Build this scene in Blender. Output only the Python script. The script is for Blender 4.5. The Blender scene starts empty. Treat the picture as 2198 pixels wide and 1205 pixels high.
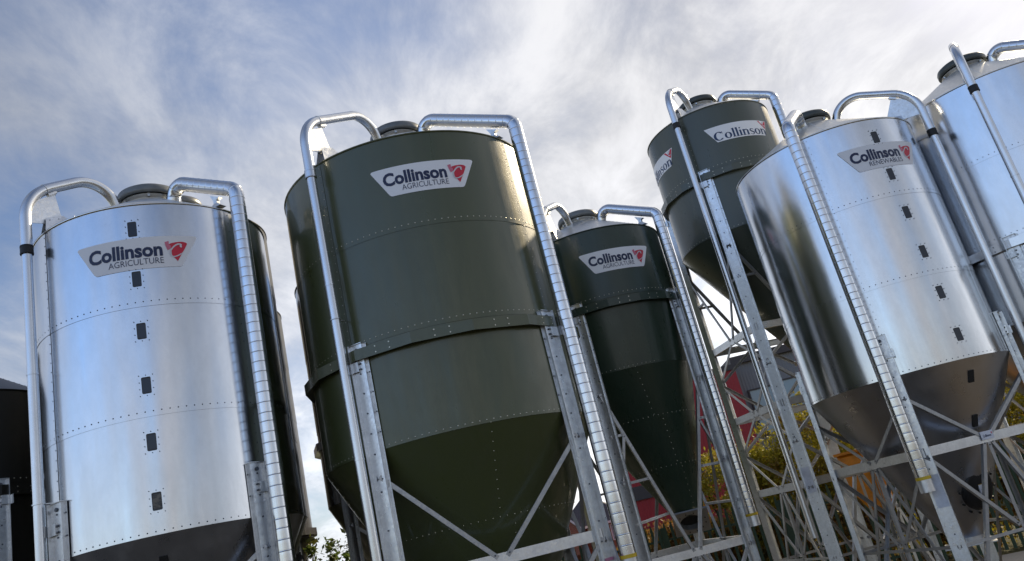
import bpy, math, random
from math import sin, cos, pi, radians, atan2, sqrt
from mathutils import Vector, Matrix, noise
random.seed(7)
S = bpy.context.scene
C = S.collection

# ------------------------------------------------------------------ camera
CH = 2.4
cam_d = bpy.data.cameras.new("camera")
cam = bpy.data.objects.new("camera", cam_d); C.objects.link(cam)
PITCH, ROLL = radians(17.8455), radians(-13.862)
FPX = 1721.98
fwd = Vector((0, cos(PITCH), sin(PITCH))); up0 = Vector((0, -sin(PITCH), cos(PITCH))); rt0 = Vector((1, 0, 0))
rt = rt0*cos(ROLL) + up0*sin(ROLL)*1.0
up = -rt0*sin(ROLL) + up0*cos(ROLL)
# in the photograph verticals lean to the left going up
M = Matrix(((rt.x, up.x, -fwd.x, 0), (rt.y, up.y, -fwd.y, 0), (rt.z, up.z, -fwd.z, CH), (0, 0, 0, 1)))
cam.matrix_world = M
cam_d.sensor_width = 36; cam_d.lens = FPX/2198*36
cam_d.clip_start = 0.05; cam_d.clip_end = 3000
S.camera = cam

# ------------------------------------------------------------------ light
SUN_AZ = radians(47)      # world angle from +X
SUN_EL = radians(30)
sd = Vector((cos(SUN_AZ)*cos(SUN_EL), sin(SUN_AZ)*cos(SUN_EL), sin(SUN_EL)))
sun_d = bpy.data.lights.new("sun", 'SUN'); sun_d.energy = 5.0; sun_d.angle = radians(.6); sun_d.color = (1, .83, .57)
sun = bpy.data.objects.new("sun", sun_d); C.objects.link(sun)
sun.rotation_euler = sd.to_track_quat('Z', 'Y').to_euler()

S.view_settings.view_transform = 'Standard'; S.view_settings.look = 'None'
S.view_settings.gamma = 1; S.view_settings.exposure = 0.0
S.render.engine = 'CYCLES'

W = bpy.data.worlds.new("World"); S.world = W; W.use_nodes = True
nt = W.node_tree; nt.nodes.clear()
def N(t, **k):
    n = nt.nodes.new(t)
    for a, b in k.items(): setattr(n, a, b)
    return n
def L(a, b): nt.links.new(a, b)
def mth(op, a, b=None, c=None, clamp=False):
    n = N('ShaderNodeMath', operation=op); n.use_clamp = clamp
    for i, x in enumerate((a, b, c)):
        if x is None: continue
        if isinstance(x, (int, float)): n.inputs[i].default_value = x
        else: L(x, n.inputs[i])
    return n.outputs[0]
def rmp(x, a, b, c=0.0, d=1.0, smooth=True):
    n = N('ShaderNodeMapRange'); n.interpolation_type = 'SMOOTHSTEP' if smooth else 'LINEAR'
    L(x, n.inputs[0]); n.inputs[1].default_value = a; n.inputs[2].default_value = b; n.inputs[3].default_value = c; n.inputs[4].default_value = d
    return n.outputs[0]
def mixc(f, a, b):
    n = N('ShaderNodeMix', data_type='RGBA')
    if isinstance(f, (int, float)): n.inputs[0].default_value = f
    else: L(f, n.inputs[0])
    for i, x in ((6, a), (7, b)):
        if isinstance(x, tuple): n.inputs[i].default_value = (*x, 1)
        else: L(x, n.inputs[i])
    return n.outputs[2]
out = N('ShaderNodeOutputWorld')
bg = N('ShaderNodeBackground'); bg.inputs[1].default_value = 0.125
sky = N('ShaderNodeTexSky', sky_type='NISHITA'); sky.sun_disc = False
sky.sun_elevation = SUN_EL
sky.sun_rotation = pi/2 - SUN_AZ
sky.air_density = 1.0; sky.dust_density = 1.0; sky.ozone_density = 1.6
tc = N('ShaderNodeTexCoord')
sep = N('ShaderNodeSeparateXYZ'); L(tc.outputs['Generated'], sep.inputs[0])
z = mth('MAXIMUM', sep.outputs[2], 0.0)
zz = mth('ADD', z, 0.22)
px = mth('DIVIDE', sep.outputs[0], zz); py = mth('DIVIDE', sep.outputs[1], zz)
comb = N('ShaderNodeCombineXYZ'); L(px, comb.inputs[0]); L(py, comb.inputs[1])
mp = N('ShaderNodeMapping'); L(comb.outputs[0], mp.inputs[0])
mp.inputs['Rotation'].default_value = (0, 0, radians(-32)); mp.inputs['Scale'].default_value = (1.35, 0.8, 1); mp.inputs['Location'].default_value = (3.1, 1.4, 0)
n1 = N('ShaderNodeTexNoise'); L(mp.outputs[0], n1.inputs[0]); n1.inputs['Scale'].default_value = 0.9; n1.inputs['Detail'].default_value = 9; n1.inputs['Roughness'].default_value = .55; n1.inputs['Distortion'].default_value = .25
n2 = N('ShaderNodeTexNoise'); L(mp.outputs[0], n2.inputs[0]); n2.inputs['Scale'].default_value = 3.2; n2.inputs['Detail'].default_value = 7; n2.inputs['Roughness'].default_value = .64; n2.inputs['Distortion'].default_value = .35
dens = mth('ADD', mth('MULTIPLY', n1.outputs[0], .66), mth('MULTIPLY', n2.outputs[0], .34))
# more veil towards the horizon and towards the sun
sv = N('ShaderNodeVectorMath', operation='DOT_PRODUCT'); L(tc.outputs['Generated'], sv.inputs[0]); sv.inputs[1].default_value = tuple(sd)
sdot = sv.outputs['Value']
veil = mth('ADD', mth('MULTIPLY', rmp(z, .75, .02), .14), mth('MULTIPLY', rmp(sdot, .2, 1.0), .09))
cl = rmp(mth('ADD', dens, veil), .42, .72)
near = rmp(sdot, .15, .95)
ccol = mixc(near, (5.9, 6.2, 6.8), (7.0, 6.95, 7.05))
warm = rmp(z, .42, .0)
ccol = mixc(mth('MULTIPLY', warm, rmp(sdot, .3, -.4)), ccol, (5.6, 4.7, 4.0))
tex = rmp(n2.outputs[0], .3, .72, .74, 1.12)
dip = mth('MULTIPLY', rmp(sdot, .72, .30), rmp(sdot, -.25, .10))
tex = mth('MULTIPLY', tex, mth('SUBTRACT', 1.0, mth('MULTIPLY', dip, rmp(z, .15, .6, .12, .56))))
tex = mth('MULTIPLY', tex, mth('ADD', 1.0, mth('MULTIPLY', rmp(z, .45, .08), mth('MULTIPLY', near, 1.0))))
cc2 = N('ShaderNodeVectorMath', operation='SCALE'); L(ccol, cc2.inputs[0]); L(tex, cc2.inputs['Scale'])
tint = N('ShaderNodeVectorMath', operation='MULTIPLY'); L(sky.outputs[0], tint.inputs[0]); tint.inputs[1].default_value = (.95, 1.0, 1.12)
blue = N('ShaderNodeVectorMath', operation='SCALE'); L(tint.outputs[0], blue.inputs[0]); L(mth('MULTIPLY', rmp(sdot, .3, -.6, 1.0, 1.9), rmp(sdot, .70, .97, 1.0, .55)), blue.inputs['Scale'])
final = mixc(mth('MULTIPLY', cl, rmp(sdot, .1, -.7, .92, .70)), blue.outputs[0], cc2.outputs[0])
L(final, bg.inputs[0]); L(bg.outputs[0], out.inputs[0])

# ------------------------------------------------------------------ materials
def mat(name, col, rough=.5, metal=0.0, fn=None, spec=.5, coat=0.0):
    m = bpy.data.materials.new(name); m.use_nodes = True
    t = m.node_tree; b = t.nodes['Principled BSDF']
    b.inputs['Base Color'].default_value = (*col, 1); b.inputs['Roughness'].default_value = rough; b.inputs['Metallic'].default_value = metal
    b.inputs['Specular IOR Level'].default_value = spec; b.inputs['Coat Weight'].default_value = coat
    if fn: fn(t, b, col, rough)
    return m
def nz(t, scale, detail=4, rough=.55, co='Object', dist=0, stretch=None):
    c = t.nodes.new('ShaderNodeTexCoord'); n = t.nodes.new('ShaderNodeTexNoise')
    n.inputs['Scale'].default_value = scale; n.inputs['Detail'].default_value = detail; n.inputs['Roughness'].default_value = rough; n.inputs['Distortion'].default_value = dist
    o = c.outputs[co]
    if stretch:
        m = t.nodes.new('ShaderNodeMapping'); t.links.new(o, m.inputs[0]); m.inputs['Scale'].default_value = stretch; o = m.outputs[0]
    t.links.new(o, n.inputs[0]); return n.outputs[0]
def mr(t, x, a, b, c, d):
    n = t.nodes.new('ShaderNodeMapRange'); t.links.new(x, n.inputs[0])
    for i, q in enumerate((a, b, c, d)): n.inputs[i+1].default_value = q
    return n.outputs[0]
def cmix(t, f, a, b):
    n = t.nodes.new('ShaderNodeMix'); n.data_type = 'RGBA'; t.links.new(f, n.inputs[0])
    for i, x in ((6, a), (7, b)):
        if isinstance(x, tuple): n.inputs[i].default_value = (*x, 1)
        else: t.links.new(x, n.inputs[i])
    return n.outputs[2]
def bump(t, b, hs, dist=1.0, strength=1.0):
    prev = None
    for h, s, d in hs:
        n = t.nodes.new('ShaderNodeBump'); n.inputs['Strength'].default_value = s; n.inputs['Distance'].default_value = d
        t.links.new(h, n.inputs['Height'])
        if prev: t.links.new(prev, n.inputs['Normal'])
        prev = n.outputs[0]
    t.links.new(prev, b.inputs['Normal'])
def f_sheet(t, b, col, rough):          # bright galvanised sheet, slightly wavy
    a = nz(t, 1.7, 2, .45, stretch=(1, 1, .35)); st = nz(t, 2.5, 8, .7, stretch=(3, 3, .3)); sp = nz(t, 5, 8, .7, stretch=(1, 1, .5))
    b2 = mr(t, st, .35, .7, rough*.8, rough*1.3); t.links.new(b2, b.inputs['Roughness'])
    t.links.new(cmix(t, mr(t, sp, .3, .75, 0, 1), tuple(x*.88 for x in col), col), b.inputs['Base Color'])
    bump(t, b, [(a, .3, .014), (nz(t, 7, 2, .5), .10, .003)])
def f_cone(t, b, col, rough):
    st = nz(t, 3, 5, .6); t.links.new(mr(t, st, .35, .7, rough*.85, rough*1.25), b.inputs['Roughness'])
    t.links.new(cmix(t, mr(t, nz(t, 6, 5, .6), .3, .75, 0, 1), tuple(x*.93 for x in col), col), b.inputs['Base Color'])
    bump(t, b, [(nz(t, 1.3, 2, .4), .10, .008)])
def f_paint(t, b, col, rough):           # plastisol paint with a fine leather grain
    a = nz(t, 1.6, 3, .5, stretch=(1, 1, .4)); g = nz(t, 170, 2, .5); d0 = nz(t, 2.4, 7, .68, stretch=(4, 4, .22)); d1 = nz(t, 3.2, 6, .65)
    mm = t.nodes.new('ShaderNodeMath'); mm.operation = 'ADD'; t.links.new(d0, mm.inputs[0]); t.links.new(d1, mm.inputs[1]); mh = t.nodes.new('ShaderNodeMath'); mh.operation = 'MULTIPLY'; mh.inputs[1].default_value = .5; t.links.new(mm.outputs[0], mh.inputs[0]); d = mh.outputs[0]
    t.links.new(cmix(t, mr(t, d, .35, .75, 0, 1), col, tuple(x*.80+.010 for x in col)), b.inputs['Base Color'])
    t.links.new(mr(t, d, .35, .68, rough*.8, rough*1.4), b.inputs['Roughness'])
    bump(t, b, [(a, .3, .012), (g, .5, .0012)])
def f_galv(t, b, col, rough):            # hot dip galvanised, spangled
    c = t.nodes.new('ShaderNodeTexCoord'); v = t.nodes.new('ShaderNodeTexVoronoi'); v.inputs['Scale'].default_value = 42
    t.links.new(c.outputs['Object'], v.inputs[0]); s = nz(t, 7, 6, .65)
    sep = t.nodes.new('ShaderNodeSeparateColor'); t.links.new(v.outputs['Color'], sep.inputs[0])
    k = mr(t, sep.outputs[0], 0, 1, .90, 1.0)
    m = t.nodes.new('ShaderNodeMath'); m.operation = 'MULTIPLY'; t.links.new(k, m.inputs[0]); t.links.new(mr(t, s, .3, .75, .84, 1.03), m.inputs[1])
    vm = t.nodes.new('ShaderNodeVectorMath'); vm.operation = 'SCALE'; vm.inputs[0].default_value = col; t.links.new(m.outputs[0], vm.inputs['Scale'])
    oi = t.nodes.new('ShaderNodeObjectInfo'); v2 = t.nodes.new('ShaderNodeVectorMath'); v2.operation = 'SCALE'
    t.links.new(vm.outputs[0], v2.inputs[0]); t.links.new(mr(t, oi.outputs['Random'], 0, 1, .76, 1.04), v2.inputs['Scale'])
    t.links.new(v2.outputs[0], b.inputs['Base Color'])
    t.links.new(mr(t, sep.outputs[1], 0, 1, rough*.8, rough*1.25), b.inputs['Roughness'])
    bump(t, b, [(s, .25, .004)])
def f_dirt(t, b, col, rough):
    s = nz(t, 6, 6, .65)
    t.links.new(cmix(t, mr(t, s, .35, .7, 0, 1), col, tuple(x*.7 for x in col)), b.inputs['Base Color'])
MT = {}
MT['silver'] = mat('bright_galvanised_sheet', (.67, .69, .72), .18, 1.0, f_sheet)
MT['conesteel'] = mat('dull_hopper_sheet', (.60, .60, .61), .31, 1.0, f_cone)
MT['brace'] = mat('shade_toned_galvanised', (.52, .53, .54), .42, .8, f_galv)  # galvanised steel, shade and dark reflections on the bracing put into its base colour
MT['olive'] = mat('olive_green_paint', (.068, .080, .026), .32, 0, f_paint, .55, .42)
MT['dkgreen'] = mat('dark_green_paint', (.020, .042, .024), .30, 0, f_paint, .5, .12)
MT['olive2'] = mat('grey_green_paint', (.072, .084, .062), .30, 0, f_paint, .5, .25)
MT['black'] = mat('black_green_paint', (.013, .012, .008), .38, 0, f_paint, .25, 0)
MT['roof'] = mat('dull_galvanised_sheet', (.68, .69, .68), .36, .7, f_galv)
MT['galv'] = mat('hot_dip_galvanised_steel', (.84, .86, .88), .34, .88, f_galv)
MT['pipe'] = mat('galvanised_pipe', (.72, .74, .77), .27, .95, f_sheet)
MT['duct'] = mat('spiral_duct_steel', (.74, .76, .79), .20, 1.0, f_sheet)
MT['rivet'] = mat('rivet_steel', (.55, .52, .42), .35, .8)
MT['rivetd'] = mat('screw_dark', (.10, .11, .13), .4, .6)
MT['lid'] = mat('grey_lid', (.19, .20, .20), .38, .2, f_dirt)
MT['lidd'] = mat('dark_lid', (.065, .075, .07), .4, .1, f_dirt)
MT['gasket'] = mat('window_gasket', (.035, .037, .042), .5)
MT['lidg'] = mat('dull_grey_roof', (.11, .11, .115), .5, .3, f_dirt)
MT['rubber'] = mat('black_rubber', (.01, .01, .011), .55)
MT['dark'] = mat('dark_inside', (.012, .011, .010), .8)
MT['window'] = mat('smoked_window', (.020, .026, .040), .12)
MT['feedwin'] = mat('window_with_feed', (.11, .095, .075), .2, 0, lambda t, b, col, rough: t.links.new(cmix(t, mr(t, nz(t, 28, 4, .6), .42, .58, 0, 1), (.015, .016, .02), col), b.inputs['Base Color']))
MT['white'] = mat('white_vinyl', (.86, .86, .88), .36)
MT['grey'] = mat('silver_vinyl', (.80, .80, .82), .34, .0)
MT['navy'] = mat('navy_vinyl', (.012, .022, .075), .45)
MT['blue'] = mat('blue_vinyl', (.008, .035, .11), .45)
MT['red'] = mat('red_vinyl', (.62, .014, .045), .42)
MT['pink'] = mat('pale_red_vinyl', (.62, .17, .25), .42)
MT['swoosh'] = mat('white_swoosh_vinyl', (.66, .62, .66), .42)
MT['yellow'] = mat('yellow_cap', (.62, .42, .02), .5)
MT['plate'] = mat('white_plate', (.72, .74, .80), .4, 0, f_dirt)
MT['lilac'] = mat('pink_tape', (.42, .16, .26), .5)

# ------------------------------------------------------------------ mesh helper
class MB:
    def __init__(s): s.v = []; s.f = []; s.m = []; s.s = []
    def face(s, idx, m=0, sm=False): s.f.append(tuple(idx)); s.m.append(m); s.s.append(sm)
    def grid(s, rows, m=0, sm=True, closed=False, flip=False):
        b = len(s.v); nr = len(rows); nc = len(rows[0])
        for r in rows: s.v += [tuple(p) for p in r]
        for i in range(nr-1):
            for j in range(nc if closed else nc-1):
                k = (j+1) % nc
                q = (b+i*nc+j, b+i*nc+k, b+(i+1)*nc+k, b+(i+1)*nc+j)
                s.face(q[::-1] if flip else q, m, sm)
    def poly(s, pts, m=0):
        b = len(s.v); s.v += [tuple(p) for p in pts]; s.face(range(b, b+len(pts)), m)
    def frame_box(s, o, ax, ay, az, m=0):   # o = centre, half axes
        b = len(s.v); o = Vector(o)
        for i in (-1, 1):
            for j in (-1, 1):
                for k in (-1, 1): s.v.append(tuple(o+ax*i+ay*j+az*k))
        for q in ((0, 1, 3, 2), (4, 6, 7, 5), (0, 4, 5, 1), (2, 3, 7, 6), (0, 2, 6, 4), (1, 5, 7, 3)):
            s.face([b+x for x in q], m)
    def box(s, c, d, m=0):
        s.frame_box(c, Vector((d[0]/2, 0, 0)), Vector((0, d[1]/2, 0)), Vector((0, 0, d[2]/2)), m)
    def prism(s, prof, p0, p1, ax, ay, m=0):   # 2-D profile (x,y) along ax,ay swept p0->p1
        p0 = Vector(p0); p1 = Vector(p1); b = len(s.v); n = len(prof)
        for p in (p0, p1):
            for x, y in prof: s.v.append(tuple(p+ax*x+ay*y))
        for i in range(n):
            j = (i+1) % n; s.face((b+i, b+j, b+n+j, b+n+i), m)
        s.face([b+i for i in range(n)][::-1], m); s.face([b+n+i for i in range(n)], m)
    def tube(s, pts, rad, seg=20, m=0, caps=True, sm=True):
        pts = [Vector(p) for p in pts]; n = len(pts)
        if not hasattr(rad, '__len__'): rad = [rad]*n
        t = (pts[1]-pts[0]).normalized()
        u = t.cross(Vector((0, 0, 1))) if abs(t.z) < .95 else t.cross(Vector((1, 0, 0)))
        u.normalize(); rows = []
        for i, p in enumerate(pts):
            a = pts[max(i-1, 0)]; c = pts[min(i+1, n-1)]; tt = (c-a)
            if tt.length > 1e-9: t = tt.normalized()
            u = (u-t*u.dot(t)).normalized(); w = t.cross(u)
            rows.append([p+(u*cos(2*pi*k/seg)+w*sin(2*pi*k/seg))*rad[i] for k in range(seg)])
        s.grid(rows, m, sm, closed=True)
        if caps:
            s.poly(rows[0][::-1], m); s.poly(rows[-1], m)
    def cyl(s, p0, p1, r, seg=10, m=0): s.tube([p0, p1], r, seg, m)
    def build(s, name, mats, parent=None, loc=None):
        me = bpy.data.meshes.new(name); me.from_pydata(s.v, [], s.f)
        if not isinstance(mats, (list, tuple)): mats = [mats]
        for q in mats: me.materials.append(q)
        me.polygons.foreach_set('material_index', s.m); me.polygons.foreach_set('use_smooth', s.s)
        me.update()
        o = bpy.data.objects.new(name, me); C.objects.link(o)
        if parent: o.parent = parent
        if loc: o.location = loc
        return o
def tag(o, label=None, cat=None, group=None, kind=None):
    if label: o['label'] = label
    if cat: o['category'] = cat
    if group: o['group'] = group
    if kind: o['kind'] = kind
    return o
def empty(name, loc, rz=0):
    o = bpy.data.objects.new(name, None); C.objects.link(o); o.location = loc; o.rotation_euler = (0, 0, rz); o.empty_display_size = .3
    return o
def P(r, az, z): a = radians(az); return Vector((r*cos(a), r*sin(a), z))
def nrm(az): a = radians(az); return Vector((cos(a), sin(a), 0))
def tng(az): a = radians(az); return Vector((-sin(a), cos(a), 0))
UP = Vector((0, 0, 1))
def fillet(pts, rads, n=9):
    pts = [Vector(p) for p in pts]; o = [pts[0]]
    for i in range(1, len(pts)-1):
        a, b, c = pts[i-1], pts[i], pts[i+1]; r = rads[i-1]
        d1 = (a-b).normalized(); d2 = (c-b).normalized(); ang = d1.angle(d2); t = r/math.tan(ang/2)
        t = min(t, (a-b).length*.49 if i > 1 else (a-b).length*.95, (c-b).length*.95 if i == len(pts)-2 else (c-b).length*.49); r2 = t*math.tan(ang/2)
        p0 = b+d1*t; p1 = b+d2*t; bis = (d1+d2).normalized(); cen = b+bis*(r2/sin(ang/2))
        v0 = p0-cen; v1 = p1-cen; tot = v0.angle(v1)
        for k in range(n+1):
            f = k/n; o.append(cen+(v0*sin((1-f)*tot)+v1*sin(f*tot))/sin(tot))
    o.append(pts[-1]); return o
def resample(pts, step):
    out = [pts[0]]; acc = 0; d = []
    for a, b in zip(pts, pts[1:]):
        l = (b-a).length; k = max(1, int(math.ceil(l/step)))
        for i in range(1, k+1): out.append(a.lerp(b, i/k))
    return out

# ------------------------------------------------------------------ signs
def txt_mesh(body, size, bold=0.0, space=1.0):
    cu = bpy.data.curves.new('t', 'FONT'); cu.body = body; cu.size = size; cu.offset = bold; cu.space_character = space; cu.resolution_u = 3
    ob = bpy.data.objects.new('t', cu); C.objects.link(ob)
    dg = bpy.context.evaluated_depsgraph_get(); me = bpy.data.meshes.new_from_object(ob.evaluated_get(dg))
    v = [(p.co.x, p.co.y) for p in me.vertices]; f = [tuple(p.vertices) for p in me.polygons]
    C.objects.unlink(ob); bpy.data.objects.remove(ob); bpy.data.curves.remove(cu); bpy.data.meshes.remove(me)
    return v, f
def fit_txt(body, u0, u1, base, height, bold=0, ref='l'):
    v, f = txt_mesh(body, 1.0, bold)
    x0 = min(p[0] for p in v); x1 = max(p[0] for p in v); y1 = max(p[1] for p in v)
    sx = (u1-u0)/(x1-x0); sy = height/y1
    return [(u0+(p[0]-x0)*sx, base+p[1]*sy) for p in v], f
def ell(cx, cy, rx, ry, a0, a1, n): return [(cx+rx*cos(a0+(a1-a0)*i/n), cy+ry*sin(a0+(a1-a0)*i/n)) for i in range(n+1)]
def strip2(outer, inner):
    v = outer+inner; n = len(outer); return v, [(i, i+1, n+i+1, n+i) for i in range(n-1)]
def serif_word(u0, u1, base, h):
    """The word Collinson in a high contrast serif face, letters drawn as outlines."""
    V = []; F = []; x = 0.0; xh = .66
    def add(v, f, ox):
        b = len(V); V.extend([(p[0]+ox, p[1]) for p in v]); F.extend([tuple(b+i for i in q) for q in f])
    def rect(x0, y0, x1, y1, ox): add([(x0, y0), (x1, y0), (x1, y1), (x0, y1)], [(0, 1, 2, 3)], ox)
    def ring(ox, w, hh, th, tv, a0=0.0, a1=2*pi, ht=None):
        cx = w/2; cy = hh/2; o = ell(cx, cy, w/2, hh/2+.01, a0, a1, 28); i = ell(cx, cy, w/2-th, hh/2-tv, a0, a1, 28)
        add(*strip2(o, i), ox)
    def stem(ox, hh, top=True):
        rect(.04, 0, .19, hh, ox); rect(-.02, 0, .25, .045, ox)
        if top: add([(-.02, hh-.07), (.06, hh-.02), (.06, hh-.12)], [(0, 1, 2)], ox)
    for ch in 'Collinson':
        if ch == 'C':
            ring(x, .82, .95, .20, .065, radians(38), radians(318)); rect(.70, .66, .73, .95, x); x += .86
        elif ch == 'o': ring(x, .58, xh, .16, .05); x += .64
        elif ch == 'l': stem(x, 1.0); x += .29
        elif ch == 'i': stem(x, xh); add(ell(.11, .88, .075, .075, 0, 2*pi, 12)[:-1], [tuple(range(12))], x); x += .29
        elif ch == 'n':
            stem(x, xh); rect(.39, 0, .54, xh-.17, x); rect(.33, 0, .60, .045, x)
            o = ell(.33, xh-.19, .19, .19, 0, radians(160), 14); i = ell(.33, xh-.19, .07, .12, 0, radians(160), 14); add(*strip2(o, i), x); x += .65
        elif ch == 's':
            pts = [(.38, xh-.12), (.30, xh-.02), (.19, xh), (.07, xh-.07), (.07, xh-.20), (.20, xh*.53), (.36, xh*.38), (.38, .14), (.27, .01), (.14, .01), (.03, .12)]
            wd = [.02, .025, .03, .05, .065, .07, .065, .05, .03, .025, .02]; o = []; i = []
            for k in range(len(pts)):
                a = pts[max(k-1, 0)]; b = pts[min(k+1, len(pts)-1)]; dx, dy = b[0]-a[0], b[1]-a[1]; l = sqrt(dx*dx+dy*dy); nx, ny = -dy/l, dx/l
                o.append((pts[k][0]+nx*wd[k], pts[k][1]+ny*wd[k])); i.append((pts[k][0]-nx*wd[k], pts[k][1]-ny*wd[k]))
            add(*strip2(o, i), x); x += .47
    w = x-.06; sx = (u1-u0)/w
    return [(u0+p[0]*sx, base+p[1]*h) for p in V], F
def stroke(pts, wd):
    o = []; i = []
    for k in range(len(pts)):
        a = pts[max(k-1, 0)]; b = pts[min(k+1, len(pts)-1)]; dx, dy = b[0]-a[0], b[1]-a[1]; l = sqrt(dx*dx+dy*dy) or 1; nx, ny = -dy/l, dx/l
        w = wd if not hasattr(wd, '__len__') else wd[k]
        o.append((pts[k][0]+nx*w, pts[k][1]+ny*w)); i.append((pts[k][0]-nx*w, pts[k][1]-ny*w))
    return strip2(o, i)
def smooth2(pts, n=4):
    o = []
    for i in range(len(pts)-1):
        p0 = pts[max(i-1, 0)]; p1 = pts[i]; p2 = pts[i+1]; p3 = pts[min(i+2, len(pts)-1)]
        for k in range(n):
            t = k/n
            o.append(tuple(.5*((2*p1[j])+(-p0[j]+p2[j])*t+(2*p0[j]-5*p1[j]+4*p2[j]-p3[j])*t*t+(-p0[j]+3*p1[j]-3*p2[j]+p3[j])*t**3) for j in (0, 1)))
    o.append(pts[-1]); return o
def crop(x, y):
    xx = x-.23*(y-190); return (.465+(xx-1740)/1300, .195-(y-190)/470*.39)
def make_sign(root, R, az, zc, kind='modern', word='AGRICULTURE', back='white', label=None):
    def wrap(u, v, off): return P(R+off, az+math.degrees(u/R), zc+v)
    # plate, built as a grid between the slanted sides with rounded corners
    mb = MB()
    if kind == 'modern': T0, T1, B0, B1, hh, cr = -.675, .675, -.465, .465, .195, .028
    else: T0, T1, B0, B1, hh, cr = -.68, .68, -.505, .53, .165, .003
    rows = []
    nv = 14
    for k in range(nv+1):
        # denser rows near the corners
        tt = (1-cos(pi*k/nv))/2; v = hh-2*hh*tt
        l = T0+(B0-T0)*tt; r = T1+(B1-T1)*tt
        for dv, sgn in ((hh-v, 1), (v+hh, -1)):
            if dv < cr:
                ins = cr-sqrt(max(cr*cr-(cr-dv)**2, 0)); ins *= (1.6 if sgn > 0 else .8); l += ins; r -= ins
        rows.append([wrap(l+(r-l)*j/40, v, .004) for j in range(41)])
    mb.grid(rows, 0, True, flip=True)
    rows2 = [[wrap_p for wrap_p in (r[0], r[0]*1)] for r in rows[:1]]
    sg = mb.build('sign', MT[back], root)
    if label: sg['label'] = label
    def add(v, f, name, m, off):
        q = MB(); q.v = [tuple(wrap(a, b, off)) for a, b in v]
        for ff in f: q.face(ff)
        return q.build(name, m, sg)
    if kind == 'modern':
        v, f = fit_txt('Collinson', -.525, .272, -.045, .168, .036); add(v, f, 'lettering', MT['navy'], .0075)
        v, f = fit_txt(word, -.31 if word == 'AGRICULTURE' else -.285, .275, -.142, .072, -.006); add(v, f, 'small_lettering', MT['navy'], .0075)
        red = smooth2([crop(*p) for p in [(1612, 322), (1640, 305), (1720, 288), (1800, 283), (1865, 305), (1862, 345), (1840, 410), (1815, 455), (1760, 495), (1710, 505), (1680, 480), (1668, 430), (1650, 380), (1625, 370), (1612, 322)]], 3)[:-1]
        e = add(red, [tuple(range(len(red)))], 'emblem', MT['red'], .0075)
        def sub(v, f, m, off):
            q = MB(); q.v = [tuple(wrap(a, b, off)) for a, b in v]
            for ff in f: q.face(ff)
            return q
        tip = [crop(*p) for p in [(1712, 517), (1750, 512), (1790, 490), (1818, 462), (1775, 577)]]
        add(tip, [(0, 1, 2, 3, 4)], 'emblem_tip', MT['red'], .0075)
        rb = [crop(*p) for p in [(1548, 285), (1602, 270), (1615, 322), (1645, 345), (1650, 385), (1610, 412), (1575, 350)]]
        add(rb, [tuple(range(7))], 'emblem_ribbon', MT['pink'], .0082)
        sw = smooth2([crop(*p) for p in [(1800, 368), (1780, 350), (1788, 330), (1745, 320), (1695, 350), (1655, 410), (1652, 455), (1672, 492), (1705, 510), (1755, 500), (1818, 462)]], 3)
        wd = [.010-.0045*abs(i/(len(sw)-1)-.1) for i in range(len(sw))]
        v, f = stroke(sw, wd); add(v, f, 'emblem_swoosh', MT['swoosh'], .0095)
    else:
        v, f = serif_word(-.545, .575, -.14, .188); add(v, f, 'lettering', MT['blue'], .0075)
        tri = [(.43, .155), (.662, .155), (.585, -.015)]
        add(tri, [(0, 1, 2)], 'emblem', MT['red'], .0075)
        sw = ell(.580, .092, .038, .044, radians(50), radians(300), 16)
        v, f = stroke(sw, .0095); add(v, f, 'emblem_swoosh', MT['swoosh'], .0095)
    return sg

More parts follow.
